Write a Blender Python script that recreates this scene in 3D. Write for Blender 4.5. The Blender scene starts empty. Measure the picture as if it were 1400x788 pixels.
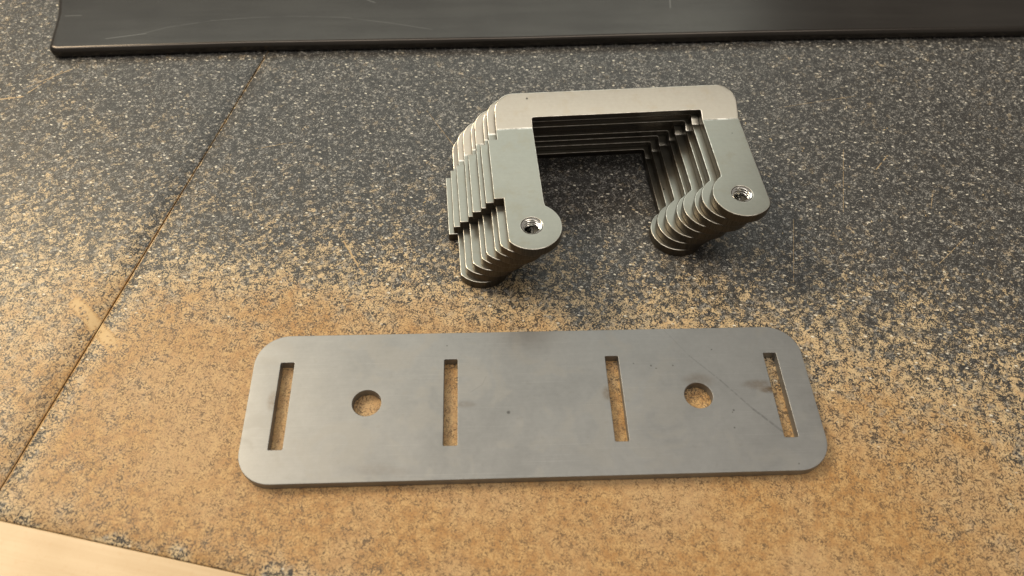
import bpy, bmesh, math, random
from mathutils import Vector, Matrix
random.seed(7)
MM = 0.001
scene = bpy.context.scene
COL = scene.collection

# ------------------------------------------------------------------ camera
cam_data = bpy.data.cameras.new('camera')
cam = bpy.data.objects.new('camera', cam_data)
COL.objects.link(cam)
cam_data.sensor_fit = 'HORIZONTAL'
cam_data.sensor_width = 36.0
cam_data.lens = 27.597
cam_data.clip_start = 0.005
cam_data.clip_end = 50.0
cam.matrix_world = (Matrix.Translation((-13.775*MM, -98.382*MM, 191.039*MM))
                    @ Matrix.Rotation(-0.068003, 4, 'Z') @ Matrix.Rotation(0.625177, 4, 'X')
                    @ Matrix.Rotation(0.037871, 4, 'Z'))
cam_data.dof.use_dof = True
cam_data.dof.focus_distance = 0.243
cam_data.dof.aperture_fstop = 16.0
scene.camera = cam

# ------------------------------------------------------------------ room light
world = bpy.data.worlds.new('World')
scene.world = world
world.use_nodes = True
bg = world.node_tree.nodes['Background']
bg.inputs['Color'].default_value = (1.0, 0.91, 0.79, 1)
bg.inputs['Strength'].default_value = 0.26

def area(name, loc, target, sx, sy, power, color):
    l = bpy.data.lights.new(name, 'AREA')
    l.shape = 'RECTANGLE'; l.size = sx; l.size_y = sy
    l.energy = power; l.color = color
    o = bpy.data.objects.new(name, l); COL.objects.link(o)
    o.location = loc
    o.rotation_euler = (Vector(target) - Vector(loc)).to_track_quat('-Z', 'Y').to_euler()
    return o
# cool fluorescent fitting farther into the room, warm tube on the ceiling above the bench, warm bench lamp at the back left
area('fluorescent_lamp', (-0.20, 1.75, 1.64), (0, 0.08, 0), 2.3, 1.0, 11.0, (0.92, 1.0, 0.92))
area('ceiling_lamp', (-0.20, -0.02, 1.75), (-0.20, 0.04, 0), 2.3, 0.45, 12.5, (1.0, 0.91, 0.79))
area('bench_lamp', (-0.66, 0.42, 0.74), (-0.05, 0.04, 0), 0.34, 0.34, 7.4, (1.0, 0.83, 0.58))

scene.view_settings.view_transform = 'Standard'
scene.view_settings.look = 'None'
scene.view_settings.gamma = 1.0
scene.view_settings.exposure = 0.14
scene.view_settings.use_curve_mapping = False
scene.cycles.max_bounces = 8

# ------------------------------------------------------------------ node helper
class NT:
    def __init__(self, name):
        self.m = bpy.data.materials.new(name); self.m.use_nodes = True
        self.t = self.m.node_tree; self.dims = '3D'
        self.b = self.t.nodes['Principled BSDF']
        self.coord = self.t.nodes.new('ShaderNodeTexCoord')
        mp = self.t.nodes.new('ShaderNodeVectorMath'); mp.operation = 'SCALE'
        mp.inputs['Scale'].default_value = 1000.0
        self.t.links.new(self.coord.outputs['Object'], mp.inputs[0])
        self.P = mp.outputs[0]                       # object coordinates in millimetres
        oi = self.t.nodes.new('ShaderNodeObjectInfo')
        ad = self.t.nodes.new('ShaderNodeVectorMath'); ad.operation = 'MULTIPLY_ADD'
        ad.inputs[1].default_value = (9000.0,)*3
        self.t.links.new(oi.outputs['Location'], ad.inputs[0]); self.t.links.new(self.P, ad.inputs[2])
        self.Q = ad.outputs[0]                       # the same, shifted for each object so that no two carry the same marks
        sp = self.t.nodes.new('ShaderNodeSeparateXYZ'); self.t.links.new(self.P, sp.inputs[0])
        self.X, self.Y, self.Z = sp.outputs
    def put(self, v, sock):
        if isinstance(v, bpy.types.NodeSocket): self.t.links.new(v, sock)
        elif isinstance(v, (tuple, list)) and len(v) == 3 and sock.type == 'RGBA': sock.default_value = (*v, 1)
        else: sock.default_value = v
    def math(self, op, a, b=0.0, c=0.0, clamp=False):
        n = self.t.nodes.new('ShaderNodeMath'); n.operation = op; n.use_clamp = clamp
        for i, v in enumerate((a, b, c)): self.put(v, n.inputs[i])
        return n.outputs[0]
    def add(self, a, b): return self.math('ADD', a, b)
    def sub(self, a, b): return self.math('SUBTRACT', a, b)
    def mul(self, a, b): return self.math('MULTIPLY', a, b)
    def mx(self, a, b): return self.math('MAXIMUM', a, b)
    def smooth(self, v, lo, hi, a=0.0, b=1.0):
        n = self.t.nodes.new('ShaderNodeMapRange'); n.interpolation_type = 'SMOOTHSTEP'
        for i, q in enumerate((v, lo, hi, a, b)): self.put(q, n.inputs[i])
        return n.outputs[0]
    def lin(self, v, lo, hi, a=0.0, b=1.0):
        n = self.t.nodes.new('ShaderNodeMapRange'); n.clamp = True
        for i, q in enumerate((v, lo, hi, a, b)): self.put(q, n.inputs[i])
        return n.outputs[0]
    def mix(self, f, a, b):
        n = self.t.nodes.new('ShaderNodeMix'); n.data_type = 'RGBA'
        self.put(f, n.inputs[0]); self.put(a, n.inputs[6]); self.put(b, n.inputs[7])
        return n.outputs[2]
    def noise(self, scale, detail=2.0, rough=0.5, dist=0.0, vec=None):
        n = self.t.nodes.new('ShaderNodeTexNoise'); n.noise_dimensions = self.dims
        self.t.links.new(vec or self.Q, n.inputs['Vector'])
        n.inputs['Scale'].default_value = scale; n.inputs['Detail'].default_value = detail
        n.inputs['Roughness'].default_value = rough; n.inputs['Distortion'].default_value = dist
        return n.outputs[0]
    def voronoi(self, scale, rnd=1.0, vec=None):
        n = self.t.nodes.new('ShaderNodeTexVoronoi'); n.voronoi_dimensions = self.dims
        self.t.links.new(vec or self.Q, n.inputs['Vector'])
        n.inputs['Scale'].default_value = scale; n.inputs['Randomness'].default_value = rnd
        s = self.t.nodes.new('ShaderNodeSeparateColor'); self.t.links.new(n.outputs['Color'], s.inputs[0])
        return n.outputs['Distance'], s.outputs[0], s.outputs[1]
    def scaled(self, sx, sy, sz=1.0, rot=0.0):
        n = self.t.nodes.new('ShaderNodeMapping'); self.t.links.new(self.Q, n.inputs[0])
        n.inputs['Scale'].default_value = (sx, sy, sz); n.inputs['Rotation'].default_value = (0, 0, rot)
        return n.outputs[0]
    def warp(self, scale, amount):
        n = self.t.nodes.new('ShaderNodeTexNoise'); n.noise_dimensions = self.dims
        self.t.links.new(self.P, n.inputs['Vector']); n.inputs['Scale'].default_value = scale
        m = self.t.nodes.new('ShaderNodeVectorMath'); m.operation = 'MULTIPLY_ADD'
        self.t.links.new(n.outputs['Color'], m.inputs[0]); m.inputs[1].default_value = (amount,)*3
        self.t.links.new(self.P, m.inputs[2])
        return m.outputs[0]
    def segment(self, p, q, w, soft=None):
        """1 on the line p-q (mm, object plane), 0 beyond half width w"""
        soft = soft or w
        dx, dy = q[0]-p[0], q[1]-p[1]; L2 = dx*dx + dy*dy
        x = self.sub(self.X, p[0]); y = self.sub(self.Y, p[1])
        h = self.math('DIVIDE', self.add(self.mul(x, dx), self.mul(y, dy)), L2, clamp=True)
        ex = self.sub(x, self.mul(h, dx)); ey = self.sub(y, self.mul(h, dy))
        d = self.math('SQRT', self.add(self.mul(ex, ex), self.mul(ey, ey)))
        return self.smooth(d, w*0.4, w*0.4 + soft, 1.0, 0.0)
    def blob(self, c, r, ry=None):
        x = self.mul(self.sub(self.X, c[0]), 1/r); y = self.mul(self.sub(self.Y, c[1]), 1/(ry or r))
        return self.smooth(self.add(self.mul(x, x), self.mul(y, y)), 0.0, 1.0, 1.0, 0.0)
    def attr(self, name):
        n = self.t.nodes.new('ShaderNodeAttribute'); n.attribute_name = name
        return n.outputs['Fac']
    def bump(self, h, strength, dist):
        n = self.t.nodes.new('ShaderNodeBump'); n.inputs['Strength'].default_value = strength
        n.inputs['Distance'].default_value = dist
        self.t.links.new(h, n.inputs['Height']); self.t.links.new(n.outputs[0], self.b.inputs['Normal'])
    def set(self, **k):
        for key, v in k.items(): self.put(v, self.b.inputs[key.replace('_', ' ')])
        return self.m

# the bench frame: a runs along the front edge, b runs away along the seam
EA = (0.97183, -0.23570)
def bench(p):
    return (p[0]*EA[0] + p[1]*EA[1], -p[0]*EA[1] + p[1]*EA[0])
SEAM_A, FRONT_B = -126.1, -58.1

# ------------------------------------------------------------------ materials
def laminate_material():
    n = NT('worn_speckled_laminate'); n.dims = '2D'
    wear = n.mul(n.attr('wear'), 0.95)
    nl = n.noise(0.045, 3, 0.55); nm = n.noise(0.20, 3, 0.65)
    w = n.add(n.add(wear, n.mul(n.sub(nl, 0.5), 0.30)), n.mul(n.sub(nm, 0.5), 0.45))
    # the rubbed lip along the seam between the two boards, grime kept along it and along the front edge
    sd = n.sub(n.X, SEAM_A); brk = n.noise(0.8, 2, 0.6)
    lip = n.mul(n.mul(n.smooth(sd, 0.3, 1.0, 1.0, 0.0), n.smooth(sd, -0.45, -0.2)), n.smooth(brk, 0.30, 0.45))
    grit = n.mul(n.mul(n.smooth(sd, 1.0, 9.0, 1.0, 0.0), n.smooth(n.Y, 45.0, 5.0)), n.smooth(sd, 0.0, 0.5))
    edge = n.smooth(n.Y, FRONT_B, FRONT_B+6.0, 1.0, 0.0)
    w = n.sub(w, n.mul(n.mul(grit, n.smooth(nm, 0.3, 0.6)), 0.30)); w = n.sub(w, n.mul(n.mul(edge, n.smooth(nl, 0.42, 0.56)), 0.38))
    scr = None
    for p, q, wd in (((-56.2, 58.3), (-49.1, 45.0), .26), ((121.9, 86.4), (127.9, 93.0), .18), ((113.3, 96.1), (105.0, 67.5), .08),
                     ((129.4, 45.9), (141.5, 56.0), .10), ((-91.8, 99.0), (-77.5, 102.4), .10), ((87.8, 64.7), (81.6, 39.8), .08),
                     ((137.5, 75.0), (134.7, 68.6), .10), ((-183.3, 125.7), (-176.0, 127.0), .34), ((-175.2, 128.3), (-166.1, 141.0), .18),
                     ((-177.0, 131.5), (-163.0, 142.0), .15), ((-20.0, 96.0), (-32.0, 118.0), .08), ((96, 118), (126, 124), .06)):
        q1 = n.segment(bench(p), bench(q), wd)
        scr = q1 if scr is None else n.mx(scr, q1)
    scr = n.mul(scr, n.smooth(brk, 0.34, 0.46))
    wide = n.segment(bench((-131.6, 36.4)), bench((-117.2, 21.4)), 2.4, 1.6)
    wide = n.mul(wide, n.smooth(n.add(n.mul(nm, 0.6), n.mul(brk, 0.4)), 0.34, 0.52))
    w = n.add(n.add(n.add(w, n.mul(lip, 0.5)), n.mul(wide, 0.8)), n.mul(scr, 0.5))
    # speckle: fine irregular noise and angular chips of two sizes
    f = n.noise(2.7, 3.0, 0.62, 0.35)
    wv = n.warp(2.0, 0.55)
    d1, r1, r2 = n.voronoi(1.95, 1.0, wv)
    d3, r3, r4 = n.voronoi(0.70, 1.0, wv)
    ff = n.add(n.add(f, n.mul(n.sub(r1, 0.5), 0.20)), n.mul(n.sub(r3, 0.5), 0.13))
    clump = n.mul(n.sub(n.noise(0.60, 3, 0.6, 0.5), 0.5), 0.34); ff = n.add(ff, clump)
    # where the print has nearly gone only curled strokes of it are left
    ridge = n.math('ABSOLUTE', n.sub(n.noise(1.05, 2.0, 0.55, 0.3), 0.5))
    rr = n.add(n.add(0.325, n.mul(ridge, 2.6)), n.add(n.mul(n.sub(f, 0.5), 0.35), n.add(clump, n.mul(n.sub(r3, 0.5), 0.12))))
    q = n.smooth(w, 0.38, 0.72)
    ff = n.add(n.mul(ff, n.sub(1.0, q)), n.mul(rr, q))
    t1 = n.noise(0.35, 4, 0.7); t2 = n.noise(1.9, 3, 0.7); t3 = n.noise(0.03, 2)
    fleck = n.mix(n.smooth(r2, 0.30, 1.0), (0.095, 0.095, 0.094), (0.38, 0.37, 0.35))
    tan = n.mix(n.smooth(t1, 0.30, 0.70), (0.42, 0.225, 0.078), (0.57, 0.365, 0.158))
    tan = n.mix(n.mul(n.smooth(t2, 0.47, 0.64), 0.72), tan, (0.25, 0.140, 0.058))
    tan = n.mix(n.mul(n.smooth(t3, 0.4, 0.65), 0.30), tan, (0.56, 0.42, 0.26))
    tan = n.mix(n.mul(n.smooth(w, 0.86, 0.40), 0.80), tan, (0.66, 0.525, 0.33))
    tan = n.mix(n.mul(wide, 0.9), tan, (0.60, 0.43, 0.225))
    light = n.mix(n.smooth(n.add(w, n.mul(n.sub(r4, 0.5), 0.5)), 0.16, 0.62), fleck, tan)
    dark = n.mix(n.smooth(w, 0.50, 0.98), (0.034, 0.033, 0.033), (0.19, 0.115, 0.052))
    th = n.sub(0.562, n.mul(n.math('POWER', n.mx(w, 0.0), 1.7), 0.205))
    k = n.smooth(n.sub(ff, th), -0.035, 0.05)
    col = n.mix(k, dark, light)
    # pale nicks through the print
    d2, q1, q2 = n.voronoi(0.36, 1.0, n.scaled(1.0, 1.7, 1.0, 0.5))
    wp = n.add(d2, n.mul(n.sub(t2, 0.5), 0.32))
    nick = n.mul(n.smooth(wp, 0.11, 0.18, 1.0, 0.0), n.smooth(n.add(q1, n.mul(n.smooth(w, 0.0, 0.35), 0.26)), 0.78, 0.90))
    nick = n.mul(nick, n.smooth(w, 0.80, 0.45))
    col = n.mix(n.mul(nick, 0.85), col, n.mix(n.smooth(w, 0.0, 0.4), (0.50, 0.47, 0.41), (0.62, 0.49, 0.29)))
    d5, q5, _ = n.voronoi(0.13, 1.0, n.scaled(1.0, 1.9, 1.0, -0.4))  # sparse set of tiny bright chips
    bright_speck = n.mul(n.smooth(n.add(d5, n.mul(n.sub(t2, 0.5), 0.10)), 0.045, 0.07, 1.0, 0.0), n.smooth(w, 0.75, 0.5))
    col = n.mix(n.mul(bright_speck, n.smooth(q5, 0.35, 0.6)), col, (0.78, 0.74, 0.64))
    col = n.mix(n.mul(scr, 0.70), col, (0.50, 0.36, 0.19))
    n.bump(n.add(f, n.mul(t2, 0.4)), 0.22, 0.00010)
    rough = n.add(n.lin(w, 0.0, 1.0, 0.36, 0.52), n.mul(n.sub(t1, 0.5), 0.22))
    return n.set(Base_Color=col, Roughness=rough, Specular_IOR_Level=0.38)

def steel_material(name, base, rough, marks=None, mottle=0.10, metal=1.0):
    n = NT(name)
    a = n.noise(0.06, 4, 0.6); b = n.noise(0.8, 3, 0.6); g = n.noise(0.5, 3, 0.6, 0.0, n.scaled(0.25, 9.0))
    v = n.add(n.add(n.mul(n.sub(a, 0.5), 1.0), n.mul(n.sub(b, 0.5), 0.55)), n.mul(n.sub(g, 0.5), 0.35))
    lo = tuple(c*(1-mottle*2) for c in base); hi = tuple(min(1, c*(1+mottle*2)) for c in base)
    col = n.mix(n.lin(v, -0.5, 0.5), lo, hi)
    r = n.add(rough, n.mul(v, 0.10))
    if marks: col, r = marks(n, col, r)
    n.bump(n.add(n.mul(b, 0.6), n.mul(g, 0.6)), 0.10, 0.00005)
    return n.set(Base_Color=col, Metallic=metal, Roughness=r)

def plate_marks(n, col, r):
    brk = n.smooth(n.noise(1.1, 3, 0.7), 0.30, 0.58)
    pts = [(38.4, 21.3), (44.3, 12.6), (51.5, 4.7), (58.7, -4.3), (65.0, -10.9)]
    for i in range(4):
        s = n.segment(pts[i], pts[i+1], (0.10, 0.16, 0.22, 0.40)[i], 0.25)
        col = n.mix(n.mul(n.mul(s, brk), (0.25, 0.5, 0.6, 0.75)[i]), col, (0.16, 0.16, 0.165))
    for p, q in (((-17.1, 2.7), (-13.9, 4.9)), ((-13.9, 4.9), (-12.7, 7.5))):
        col = n.mix(n.mul(n.segment(p, q, 0.07, 0.12), 0.5), col, (0.20, 0.20, 0.20))
    haze = n.lin(n.noise(0.7, 4, 0.7), 0.3, 0.6, 0.35, 1.0)
    # heat stains where the cutting beam pierced
    for c, rx, ry, s in (((-69.6, 1.6), 1.6, 3.4, .45), ((-18.6, -0.8), 3.4, 1.2, .28), ((20.0, 1.5), 1.7, 2.6, .60), ((64.6, 1.5), 3.4, 1.2, 1.0),
                         ((61.6, 3.2), 5.0, 1.8, .50), ((45.4, 4.9), 5.0, 2.6, .38), ((-47.4, 2.4), 2.6, 2.2, .16), ((-41.0, -18.6), 6.0, 2.0, .14), ((-35.0, -19.4), 3.0, 1.6, .12)):
        g = n.blob(c, rx*1.25, ry*1.25); col = n.mix(n.mul(n.mul(n.mul(g, g), haze), s), col, (0.13, 0.085, 0.045))
    for c, rr in (((-7.0, -3.5), .75), ((53.3, -4.4), .45), ((52.9, -5.0), .3), ((33.0, 9.8), .45), ((34.3, 8.9), .35), ((39.1, 9.7), .35), ((-23.5, 17.6), .3),
                  ((50.9, 14.6), .35), ((67.1, -20.0), .35), ((28.2, 10.6), .3), ((52.5, -9.5), .4)):
        col = n.mix(n.mul(n.blob(c, rr*0.85), 0.7), col, (0.05, 0.048, 0.046))
    col = n.mix(n.mul(n.smooth(n.noise(0.33, 3, 0.65), 0.60, 0.75), 0.35), col, (0.24, 0.235, 0.225))
    hair = None
    for sx, sy, ro, lo in ((0.035, 5.0, 0.35, 0.685), (0.05, 6.0, -0.9, 0.70), (0.03, 7.0, 1.35, 0.70)):
        h = n.smooth(n.noise(0.6, 2, 0.5, 0.0, n.scaled(sx, sy, 1.0, ro)), lo, lo+0.03)
        hair = h if hair is None else n.mx(hair, h)
    col = n.mix(n.mul(hair, 0.10), col, (0.62, 0.62, 0.62))
    hand = n.smooth(n.noise(0.09, 4, 0.6, 0.8), 0.50, 0.62)
    col = n.mix(n.mul(hand, 0.16), col, (0.30, 0.285, 0.255))
    return col, n.add(r, n.mul(hand, 0.07))

def bracket_marks(n, col, r):
    soot = n.smooth(n.noise(0.18, 4, 0.65), 0.52, 0.72)
    col = n.mix(n.mul(soot, 0.45), col, (0.30, 0.27, 0.21))
    _, s1, _ = n.voronoi(0.11)
    d, _, _ = n.voronoi(0.11)
    col = n.mix(n.mul(n.smooth(d, 0.02, 0.05, 1.0, 0.0), n.smooth(s1, 0.6, 0.7)), col, (0.06, 0.055, 0.05))
    # bright broken highlight along the fold, painted into the colour
    crease_highlight = n.smooth(n.math('ABSOLUTE', n.Y), 0.05, 0.42, 1.0, 0.0)
    col = n.mix(n.mul(n.mul(crease_highlight, n.smooth(n.noise(0.35, 3, 0.6), 0.3, 0.6)), 0.9), col, (1.0, 0.98, 0.93))
    return col, r

M_PLATE = steel_material('plate_steel', (0.278, 0.280, 0.282), 0.43, plate_marks, 0.075, 0.75)
M_FACE = steel_material('bracket_steel', (0.325, 0.314, 0.276), 0.34, bracket_marks, 0.08)
M_THREAD = steel_material('bright_cut_thread', (0.86, 0.85, 0.82), 0.13, None, 0.05)

def cut_edge_material():
    n = NT('laser_cut_edge')
    a = n.noise(0.9, 3, 0.6, 0.0, n.scaled(3.0, 3.0, 0.25)); b = n.noise(0.12, 3, 0.6)
    col = n.mix(n.smooth(a, 0.3, 0.7), (0.055, 0.046, 0.036), (0.095, 0.082, 0.066))
    col = n.mix(n.mul(n.smooth(b, 0.45, 0.65), 0.5), col, (0.09, 0.066, 0.042))
    n.bump(a, 0.08, 0.00004)
    return n.set(Base_Color=col, Metallic=0.85, Roughness=n.add(0.36, n.mul(n.sub(b, 0.5), 0.2)))
M_EDGE = cut_edge_material()
def rim_material():
    n = NT('rim_highlight')  # edge highlight painted in: rims get a brighter base colour than the faces
    a = n.noise(0.5, 3, 0.6)
    return n.set(Base_Color=n.mix(n.smooth(a, 0.35, 0.65), (0.45, 0.42, 0.36), (0.80, 0.77, 0.70)), Metallic=1.0, Roughness=0.30)
M_RIM = rim_material()

def panel_material():
    n = NT('dark_scaled_steel')
    a = n.noise(0.02, 3, 0.55); b = n.noise(0.5, 4, 0.65); c = n.noise(0.15, 3, 0.6, 0.0, n.scaled(0.15, 1.5))
    col = n.mix(n.smooth(n.add(n.mul(a, .6), n.mul(c, .4)), 0.35, 0.65), (0.050, 0.044, 0.040), (0.068, 0.061, 0.055))
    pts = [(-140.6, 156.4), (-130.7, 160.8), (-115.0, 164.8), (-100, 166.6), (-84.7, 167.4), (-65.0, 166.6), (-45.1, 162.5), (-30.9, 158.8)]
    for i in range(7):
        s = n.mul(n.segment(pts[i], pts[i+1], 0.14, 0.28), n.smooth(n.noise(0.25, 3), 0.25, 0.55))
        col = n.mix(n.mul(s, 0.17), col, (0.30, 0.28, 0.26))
    for p, q in (((-57.0, 178.0), (-53.5, 176.0)), ((-171, 168), (-165, 168.4)), ((63.5, 172.0), (64.5, 180.0)), ((-152, 154), (-138, 157))):
        col = n.mix(n.mul(n.segment(p, q, 0.12, 0.3), 0.35), col, (0.30, 0.28, 0.26))
    dust = n.smooth(n.noise(1.3, 3, 0.7), 0.66, 0.76)
    col = n.mix(n.mul(dust, 0.25), col, (0.2, 0.19, 0.17))
    n.bump(b, 0.04, 0.0001)
    return n.set(Base_Color=col, Metallic=0.8, Roughness=n.add(0.235, n.mul(n.sub(b, 0.5), 0.08)))
M_PANEL = panel_material()

def wood_material():
    n = NT('pale_wood_edging')
    g = n.noise(0.12, 4, 0.6, 0.3, n.scaled(0.12, 3.0)); b = n.noise(0.7, 3, 0.6); s = n.noise(0.05, 2)
    col = n.mix(n.smooth(g, 0.3, 0.7), (0.54, 0.385, 0.22), (0.60, 0.445, 0.27))
    col = n.mix(n.mul(n.smooth(b, 0.5, 0.75), 0.25), col, (0.50, 0.31, 0.15))
    n.bump(g, 0.08, 0.0002)
    return n.set(Base_Color=col, Roughness=n.add(0.40, n.mul(n.sub(s, 0.5), 0.2)))
M_WOOD = wood_material()
def core_material():
    n = NT('brown_board_core')
    b = n.noise(0.9, 4, 0.65)
    return n.set(Base_Color=n.mix(b, (0.07, 0.04, 0.018), (0.19, 0.112, 0.05)), Roughness=0.8)
M_CORE = core_material()
M_LAM = laminate_material()

# ------------------------------------------------------------------ mesh helpers
def link(name, me, parent=None, mats=()):
    o = bpy.data.objects.new(name, me); COL.objects.link(o)
    if parent: o.parent = parent
    for m in mats:
        if m.name not in me.materials: me.materials.append(m)
    return o
def tag(o, label=None, category=None, group=None, kind=None):
    for k, v in (('label', label), ('category', category), ('group', group), ('kind', kind)):
        if v: o[k] = v
    return o

def arc(cx, cy, r, a0, a1, n):
    return [(cx + r*math.cos(math.radians(a0 + (a1-a0)*i/n)), cy + r*math.sin(math.radians(a0 + (a1-a0)*i/n))) for i in range(n+1)]
def circle_hole(cx, cy, r, n=40):
    return [(cx + r*math.cos(-2*math.pi*i/n), cy + r*math.sin(-2*math.pi*i/n)) for i in range(n)]
def offset(loop, d):
    out = []; n = len(loop)
    for i in range(n):
        p0, p1, p2 = Vector(loop[i-1]), Vector(loop[i]), Vector(loop[(i+1) % n])
        e0 = (p1-p0).normalized(); e1 = (p2-p1).normalized()
        n0 = Vector((-e0.y, e0.x)); n1 = Vector((-e1.y, e1.x))
        m = (n0+n1); L = m.length
        m = m/L if L > 1e-6 else n0
        out.append(p1 + m*d/max(0.35, m.dot(n0)))
    return out

def slab_bmesh(outer, holes, t, bevel, segs=3, cuts=(), bottom_bevel=None):
    """flat sheet with rounded rims; outer counter-clockwise, holes clockwise; top at z = t. Materials: 0 face, 1 cut edge, 2 rim"""
    bm = bmesh.new()
    bb = bevel if bottom_bevel is None else bottom_bevel
    prof = [(bevel*(1-math.sin(math.pi/2*i/segs)), t - bevel*(1-math.cos(math.pi/2*i/segs))) for i in range(segs+1)]
    prof += [(bb*(1-math.sin(math.pi/2*i/segs)), bb*(1-math.cos(math.pi/2*i/segs))) for i in range(segs, -1, -1)]
    tops, bots = [], []
    for loop in [outer] + holes:
        rings = []
        for d, z in prof:
            pts = offset(loop, d) if d > 1e-7 else [Vector(p) for p in loop]
            rings.append([bm.verts.new((p.x, p.y, z)) for p in pts])
        N = len(loop)
        for j in range(len(rings)-1):
            for i in range(N):
                f = bm.faces.new((rings[j][i], rings[j+1][i], rings[j+1][(i+1) % N], rings[j][(i+1) % N]))
                f.material_index = 2 if j < max(1, segs//2) else 1
                f.smooth = True
        tops += [bm.edges.get((rings[0][i], rings[0][(i+1) % N])) for i in range(N)]
        bots += [bm.edges.get((rings[-1][i], rings[-1][(i+1) % N])) for i in range(N)]
    for es in (tops, bots):
        r = bmesh.ops.triangle_fill(bm, use_beauty=True, use_dissolve=False, edges=es)
        for g in r['geom']:
            if isinstance(g, bmesh.types.BMFace): g.material_index = 0; g.smooth = True
    for v in cuts:
        bmesh.ops.bisect_plane(bm, geom=bm.verts[:]+bm.edges[:]+bm.faces[:], dist=1e-6, plane_co=(0, v, 0), plane_no=(0, 1, 0))
    bmesh.ops.recalc_face_normals(bm, faces=bm.faces)
    return bm
def to_mesh(bm, name):
    for v in bm.verts: v.co *= MM
    me = bpy.data.meshes.new(name); bm.to_mesh(me); bm.free(); return me
def weighted(o):
    m = o.modifiers.new('normals', 'WEIGHTED_NORMAL'); m.mode = 'FACE_AREA'; m.weight = 90; m.keep_sharp = False

# ------------------------------------------------------------------ the worktop
WEAR_Y = (184, 139, 100, 67, 53, 38, 26, 14, 3, -8, -29, -45)
WEAR_X = (-1.0, -0.72, -0.43, -0.14, 0.14, 0.43, 0.72, 1.0)
WEAR = ((.15, .05, .04, .03, .03, .03, .03, .05), (.16, .06, .03, .02, .02, .02, .03, .05), (.22, .14, .06, .03, .03, .03, .03, .04),
        (.40, .32, .22, .20, .12, .08, .08, .07), (.55, .50, .42, .36, .22, .15, .14, .10), (.62, .66, .66, .56, .42, .33, .28, .20),
        (.66, .78, .86, .78, .58, .48, .38, .28), (.70, .87, .92, .88, .76, .60, .50, .38), (.72, .92, .95, .93, .88, .76, .62, .50),
        (.74, .94, .98, .97, .97, .92, .76, .60), (.82, .92, .97, .99, 1.0, .99, .90, .74), (.82, .74, .80, .97, 1.0, .99, .95, .80))
def wear_at(a, b):
    x = a*EA[0] - b*EA[1]; y = a*EA[1] + b*EA[0]
    half = 121 + (y+45)*0.385                                   # the worn patch widens away from the front edge
    u = max(-1.0, min(0.9999, (x+3)/half))
    i = 0
    while i < len(WEAR_X)-2 and u > WEAR_X[i+1]: i += 1
    fu = max(0, min(1, (u-WEAR_X[i])/(WEAR_X[i+1]-WEAR_X[i])))
    y = max(-45, min(183.99, y)); j = 0
    while j < len(WEAR_Y)-2 and y < WEAR_Y[j+1]: j += 1
    fv = (WEAR_Y[j]-y)/(WEAR_Y[j]-WEAR_Y[j+1])
    g = lambda r, c: WEAR[r][c]
    return (g(j, i)*(1-fu)+g(j, i+1)*fu)*(1-fv) + (g(j+1, i)*(1-fu)+g(j+1, i+1)*fu)*fv

def axis(lo, hi, f0, f1, step, lip_lo, lip_hi):
    s = []
    def more(v):
        if not s or v > s[-1]+1e-6: s.append(v)
    more(lo)
    if lip_lo:
        for d in (.12, .35): more(lo+d)
    v = lo+40
    while v < f0: more(v); v += 40
    v = max(f0, (s[-1]+step))
    while v < min(f1, hi-step): more(v); v += step
    v = s[-1]+40
    while v < hi-1: more(v); v += 40
    if lip_hi:
        for d in (.35, .12): more(hi-d)
    more(hi)
    return s
def panel_board(name, a0, a1, b0, b1, lipa, lift, parent):
    A = axis(a0, a1, -230, 330, 5, lipa[0], lipa[1]); B = axis(b0, b1, -60, 330, 5, True, False)
    def drop(v, e, on):
        d = abs(v-e)
        return 0 if not on or d >= .35 else 0.30*(1-d/.35)**1.5
    verts, faces, wv = [], [], []
    for b in B:
        for a in A:
            z = lift - max(drop(a, a0, lipa[0]), drop(a, a1, lipa[1]), drop(b, b0, True))
            verts.append((a*MM, b*MM, z*MM)); wv.append(wear_at(a, b))
    nA, nB = len(A), len(B)
    for j in range(nB-1):
        for i in range(nA-1): faces.append((j*nA+i, j*nA+i+1, (j+1)*nA+i+1, (j+1)*nA+i))
    rim = [i for i in range(nA)] + [j*nA+nA-1 for j in range(1, nB)] + [(nB-1)*nA+i for i in range(nA-2, -1, -1)] + [j*nA for j in range(nB-2, 0, -1)]
    base = len(verts)
    for r in rim: verts.append((verts[r][0], verts[r][1], -3.0*MM)); wv.append(wv[r])
    for k in range(len(rim)):
        k2 = (k+1) % len(rim); faces.append((rim[k2], rim[k], base+k, base+k2))
    me = bpy.data.meshes.new(name); me.from_pydata(verts, [], faces)
    at = me.attributes.new('wear', 'FLOAT', 'POINT')
    at.data.foreach_set('value', wv)
    for i, p in enumerate(me.polygons):
        p.use_smooth = i < (nA-1)*(nB-1); p.material_index = 0 if i < (nA-1)*(nB-1) else 1
    return link(name, me, parent, (M_LAM, M_CORE))

def box_mesh(name, x0, x1, y0, y1, z0, z1, bev):
    bm = slab_bmesh([(x0, y0), (x1, y0), (x1, y1), (x0, y1)], [], z1-z0, bev, 4)
    for v in bm.verts: v.co.z += z0
    return to_mesh(bm, name)
worktop = link('worktop', box_mesh('worktop', -620, 900, FRONT_B-1, 800, -25, -3.0, 0.5), None, (M_CORE,))
worktop.rotation_euler.z = math.atan2(EA[1], EA[0])
tag(worktop, 'worn speckled workbench top of two boards, rubbed to brown at the front', 'worktop', kind='structure')
panel_board('board', SEAM_A+0.13, 900, FRONT_B, 800, (True, False), 0.0, worktop)
panel_board('board', -620, SEAM_A-0.13, FRONT_B, 800, (False, True), 0.02, worktop)
es = link('edge_strip', box_mesh('edge_strip', -620, 900, FRONT_B-45, FRONT_B-0.10, -22, -0.12, 0.4), worktop, (M_WOOD,))
for p in es.data.polygons: p.material_index = 0
for p in worktop.data.polygons: p.material_index = 0
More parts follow.
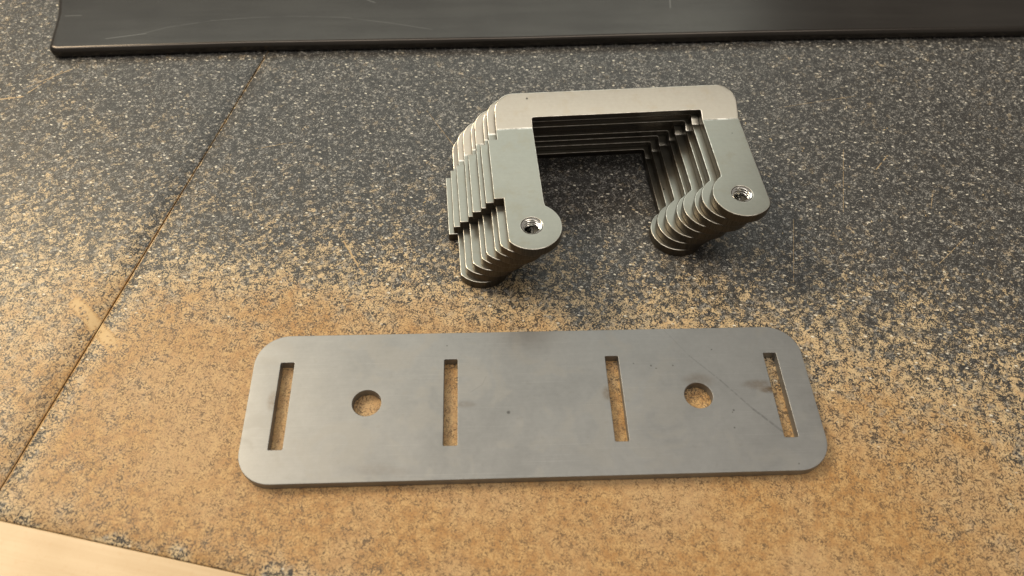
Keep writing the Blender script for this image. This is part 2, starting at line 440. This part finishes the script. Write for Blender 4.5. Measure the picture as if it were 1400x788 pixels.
es['label'] = 'smooth pale wooden edging along the front of the bench'

# ------------------------------------------------------------------ dark panel along the back
front = [(-169.0, 148.6), (-136.7, 150.0), (-99.3, 151.6), (-50.1, 152.5), (-0.2, 153.4), (50, 155.2), (96.8, 156.6), (150, 157.7), (202.8, 158.5), (420, 161.0)]
outl = front + [(420, 420), (-205, 420), (-178.6, 185.0), (-174.6, 170.0)] + arc(-169.3, 151.9, 3.0, 183, 262, 6)
outl = [(x, y-0.7) for x, y in outl]
bm = slab_bmesh(outl[-7:] + outl[:-7], [], 4.4, 1.8, 8, (), 1.6)
pm = to_mesh(bm, 'panel')
panel = link('panel', pm, None, (M_PANEL,))
for p in pm.polygons: p.material_index = 0
weighted(panel)
tag(panel, 'dark grey satin panel with rounded rim lying across the back of the bench', 'panel')

# ------------------------------------------------------------------ slotted plate
PT = 2.853
PL, PW, PR = 152.4, 43.70, 9.0
hx, hy = PL/2-PR, PW/2-PR
outer = arc(hx, -hy, PR, -90, 0, 14) + arc(hx, hy, PR, 0, 90, 14) + arc(-hx, hy, PR, 90, 180, 14) + arc(-hx, -hy, PR, 180, 270, 14)
def slot(cx, cy, w, l, r=0.30):
    x, y = w/2-r, l/2-r
    pts = arc(cx+x, cy-y, r, -90, 0, 3) + arc(cx+x, cy+y, r, 0, 90, 3) + arc(cx-x, cy+y, r, 90, 180, 3) + arc(cx-x, cy-y, r, 180, 270, 3)
    return pts[::-1]
holes = [slot((k-1.5)*44.71, 0.30, 3.69, 25.72) for k in range(4)] + [circle_hole(s*44.66, 0.27, 3.85, 48) for s in (-1, 1)]
plate = link('slotted_plate', to_mesh(slab_bmesh(outer, holes, PT-0.03, 0.16, 2), 'slotted_plate'), None, (M_PLATE, M_EDGE, M_PLATE))
plate.data.materials.clear()
for m in (M_PLATE, M_EDGE, M_EDGE): plate.data.materials.append(m)
plate.location = (0, 0, 0.03*MM)
weighted(plate)
tag(plate, 'flat grey steel plate with rounded corners, four slots and two round holes', 'plate')

# ------------------------------------------------------------------ stack of eight bent brackets
BW, U1, U2, TAB = 76.36, 11.49, 64.52, 2.78
TV0, TV1, VB, VT = -4.03, -28.24, 3.43, 11.96
HL, HR, LOBE, HOLE = (6.97, -38.9), (68.92, -31.3), 8.58, 2.98
SPACING, BT = 3.076, 3.05
def bracket_outline():
    rc, R = 6.0, LOBE
    # corner of each lobe where the straight outer side cuts the circle
    yl = HL[1] - math.sqrt(R*R - HL[0]**2); yr = HR[1] - math.sqrt(R*R - (BW-HR[0])**2)
    yli = HL[1] + math.sqrt(R*R - (U1-HL[0])**2); yri = HR[1] + math.sqrt(R*R - (HR[0]-U2)**2)
    ang = lambda c, x, y: math.degrees(math.atan2(y-c[1], x-c[0]))
    pts = [(0, TV1), (-TAB, TV1), (-TAB, TV0), (0, TV0)][::-1]
    out = []
    # counter-clockwise, starting below the tab on the left leg
    out += [(0.0, TV1), (0.0, yl+0.8)]
    out += arc(HL[0], HL[1], R, ang(HL, 0, yl)+2.5, ang(HL, U1, yli)-1.5, 34)
    out += [(U1, yli+1.2)]
    out += [(U1, VB-0.45), (U1+0.13, VB-0.13), (U1+0.45, VB)]
    out += [(U2-0.45, VB), (U2-0.13, VB-0.13), (U2, VB-0.45)]
    out += [(U2, yri+1.2)]
    a0 = ang(HR, U2, yri); a1 = ang(HR, BW, yr)
    out += arc(HR[0], HR[1], R, a0+1.5, a1+360-3, 36)
    out += [(BW-0.12, yr+0.35), (BW, yr+1.0)]
    out += arc(BW-rc, VT-rc, rc, 0, 90, 12)
    out += arc(rc, VT-rc, rc, 90, 180, 12)
    out += [(0.0, TV0), (-TAB+0.25, TV0), (-TAB, TV0-0.25), (-TAB, TV1+0.25), (-TAB+0.25, TV1)]
    return out
def bend(bm, th, t, ri=0.8):
    a0 = ri*math.tan(th/2)
    for v in bm.verts:
        y, w = v.co.y, v.co.z - t
        if y <= -a0: ty, tz, ph = y, 0.0, 0.0
        elif y >= a0: ty, tz, ph = y*math.cos(th), y*math.sin(th), th
        else:
            ph = th*(y+a0)/(2*a0); ty, tz = -a0+ri*math.sin(ph), ri-ri*math.cos(ph)
        v.co.y = ty - w*math.sin(ph)*1.0; v.co.z = t + tz + w*math.cos(ph)
def bracket_meshes(th):
    """one continuous bent sheet, its faces shared out to the crossbar, the two legs and the tab"""
    a0 = 0.8*math.tan(th/2)
    cuts = [-a0 + 2*a0*i/4 for i in range(5)]
    bm = slab_bmesh(bracket_outline(), [circle_hole(*HL, HOLE, 36), circle_hole(*HR, HOLE, 36)], BT, 0.30, 3, cuts)
    fs = [f for f in bm.faces if f.calc_center_median().x < U1 and TV1-2 < f.calc_center_median().y < -a0]
    bmesh.ops.bisect_plane(bm, geom=fs + list({e for f in fs for e in f.edges}) + list({v for f in fs for v in f.verts}),
                           dist=1e-5, plane_co=(0, 0, 0), plane_no=(1, 0, 0))
    lay = bm.faces.layers.int.new('part')
    for f in bm.faces:
        c = f.calc_center_median()
        f[lay] = 0 if c.y > a0-1e-4 else (3 if c.x < -1e-4 and TV1-.1 < c.y < TV0+.1 else (1 if c.x < 38 else 2))
    bend(bm, th, BT)
    out = []
    for k, nm in enumerate(('crossbar', 'leg', 'leg', 'tab')):
        b2 = bm.copy(); l2 = b2.faces.layers.int['part']
        bmesh.ops.delete(b2, geom=[f for f in b2.faces if f[l2] != k], context='FACES')
        me = to_mesh(b2, nm)
        for m in (M_FACE, M_EDGE, M_RIM): me.materials.append(m)
        out.append(me)
    bm.free()
    return out
def thread_mesh():
    t, pitch, rmaj, rmin, nA, nZ = BT, 0.88, 2.92, 2.26, 48, 72
    verts, faces = [], []
    for j in range(nZ+1):
        z = 0.12 + (t-0.24)*j/nZ
        for i in range(nA):
            ph = (z/pitch - i/nA) % 1.0
            tri = 1-abs(2*ph-1)
            tri = min(1, max(0, (tri-0.12)/0.76))
            r = rmin + (rmaj-rmin)*tri
            ch = max(0, 1-min(t-0.12-z, z-0.12)/0.16)
            r = r + (2.93-r)*ch
            a = 2*math.pi*i/nA
            verts.append((r*math.cos(a)*MM, r*math.sin(a)*MM, z*MM))
    for j in range(nZ):
        for i in range(nA):
            i2 = (i+1) % nA
            faces.append((j*nA+i, (j+1)*nA+i, (j+1)*nA+i2, j*nA+i2))
    me = bpy.data.meshes.new('thread'); me.from_pydata(verts, [], faces)
    for p in me.polygons: p.use_smooth = True
    me.materials.append(M_THREAD)
    return me
OFF = [(0, 0), (-2.30, 1.28), (-3.50, 2.07), (-6.08, 3.49), (-7.27, 4.40), (-9.93, 5.16), (-11.81, 5.96), (-13.52, 5.70)]
PSI, OX, OY = 0.0540, -8.376, 81.165
LAB = ['topmost bent steel bracket of the fanned stack, its whole face and threaded holes showing',
       'steel bracket directly under the topmost one in the fanned stack',
       'third bent steel bracket down from the top of the fanned stack',
       'fourth bent steel bracket down from the top of the fanned stack',
       'fifth bent steel bracket down from the top of the fanned stack',
       'sixth bent steel bracket down, third up from the bench, in the fanned stack',
       'second bent steel bracket up from the bench in the fanned stack',
       'lowest bent steel bracket of the fanned stack, lying on the bench']
me_a, me_b, me_t = bracket_meshes(0.396), bracket_meshes(0.33), thread_mesh()
for k in range(8):
    o = bpy.data.objects.new('bracket', None); COL.objects.link(o)
    o.empty_display_size = 0.01
    du, dv = OFF[k]; c, s = math.cos(PSI), math.sin(PSI)
    o.location = ((OX + c*du - s*dv)*MM, (OY + s*du + c*dv)*MM, ((7-k)*SPACING + 0.02)*MM)
    o.rotation_euler.z = PSI + math.radians((0, .12, -.10, .14, -.12, .10, -.14, .05)[k])
    tag(o, LAB[k], 'bracket', 'fanned stack of bent steel brackets')
    bar, ll, lr, tb = me_a if k < 7 else me_b
    p = link('crossbar', bar, o); weighted(p)
    for me, h in ((ll, HL), (lr, HR)):
        leg = link('leg', me, o); weighted(leg)
        th = link('thread', me_t, leg); th.location = (h[0]*MM, h[1]*MM, 0)
        if me is ll:
            tab = link('tab', tb, leg); weighted(tab)

# ------------------------------------------------------------------ loose chips lying on the bench
def chip_material():
    n = NT('pale_chip')
    return n.set(Base_Color=n.mix(n.smooth(n.noise(0.25, 2), 0.4, 0.6), (0.74, 0.70, 0.62), (0.60, 0.47, 0.27)), Roughness=0.45)
verts, faces = [], []
def free(x, y):
    if -78 < x < 78 and -24 < y < 24: return False                      # the slotted plate
    if -30 < x < 8 and 34 < y < 104: return False                       # the stack's legs and crossbar
    if 40 < x < 76 and 40 < y < 104: return False
    if -30 < x < 76 and 78 < y < 104: return False
    return y < 146
n_chips = 0
while n_chips < 130:
    if random.random() < 0.75: x, y = random.gauss(75, 45), random.gauss(62, 22)
    else: x, y = random.uniform(-170, 180), random.uniform(30, 140)
    if not free(x, y): continue
    n_chips += 1
    L, W, H = random.uniform(.25, .60), random.uniform(.10, .20), random.uniform(.08, .2)
    if random.random() < 0.12: L *= 1.6
    a = random.uniform(0, math.pi); c, s_ = math.cos(a), math.sin(a); base = len(verts); tilt = random.uniform(0, .12)
    ring = [(-L, -W*.4), (-L*.3, -W), (L*.7, -W*.8), (L, W*.2), (L*.3, W), (-L*.8, W*.7)]
    for z in (0.01, H):
        for px, py in ring:
            q = 1.0 if z < 0.02 else 0.8
            verts.append(((x + (px*c - py*s_)*q)*MM, (y + (px*s_ + py*c)*q)*MM, (z + (px+L)*tilt*(z > 0.02))*MM))
    faces.append(tuple(base+6+i for i in range(6)))
    for i in range(6): faces.append((base+i, base+(i+1) % 6, base+6+(i+1) % 6, base+6+i))
cm = bpy.data.meshes.new('chips'); cm.from_pydata(verts, [], faces)
chips = link('chips', cm, None, (chip_material(),))
tag(chips, 'tiny pale chips scattered loose over the speckled bench', 'chips', kind='stuff')
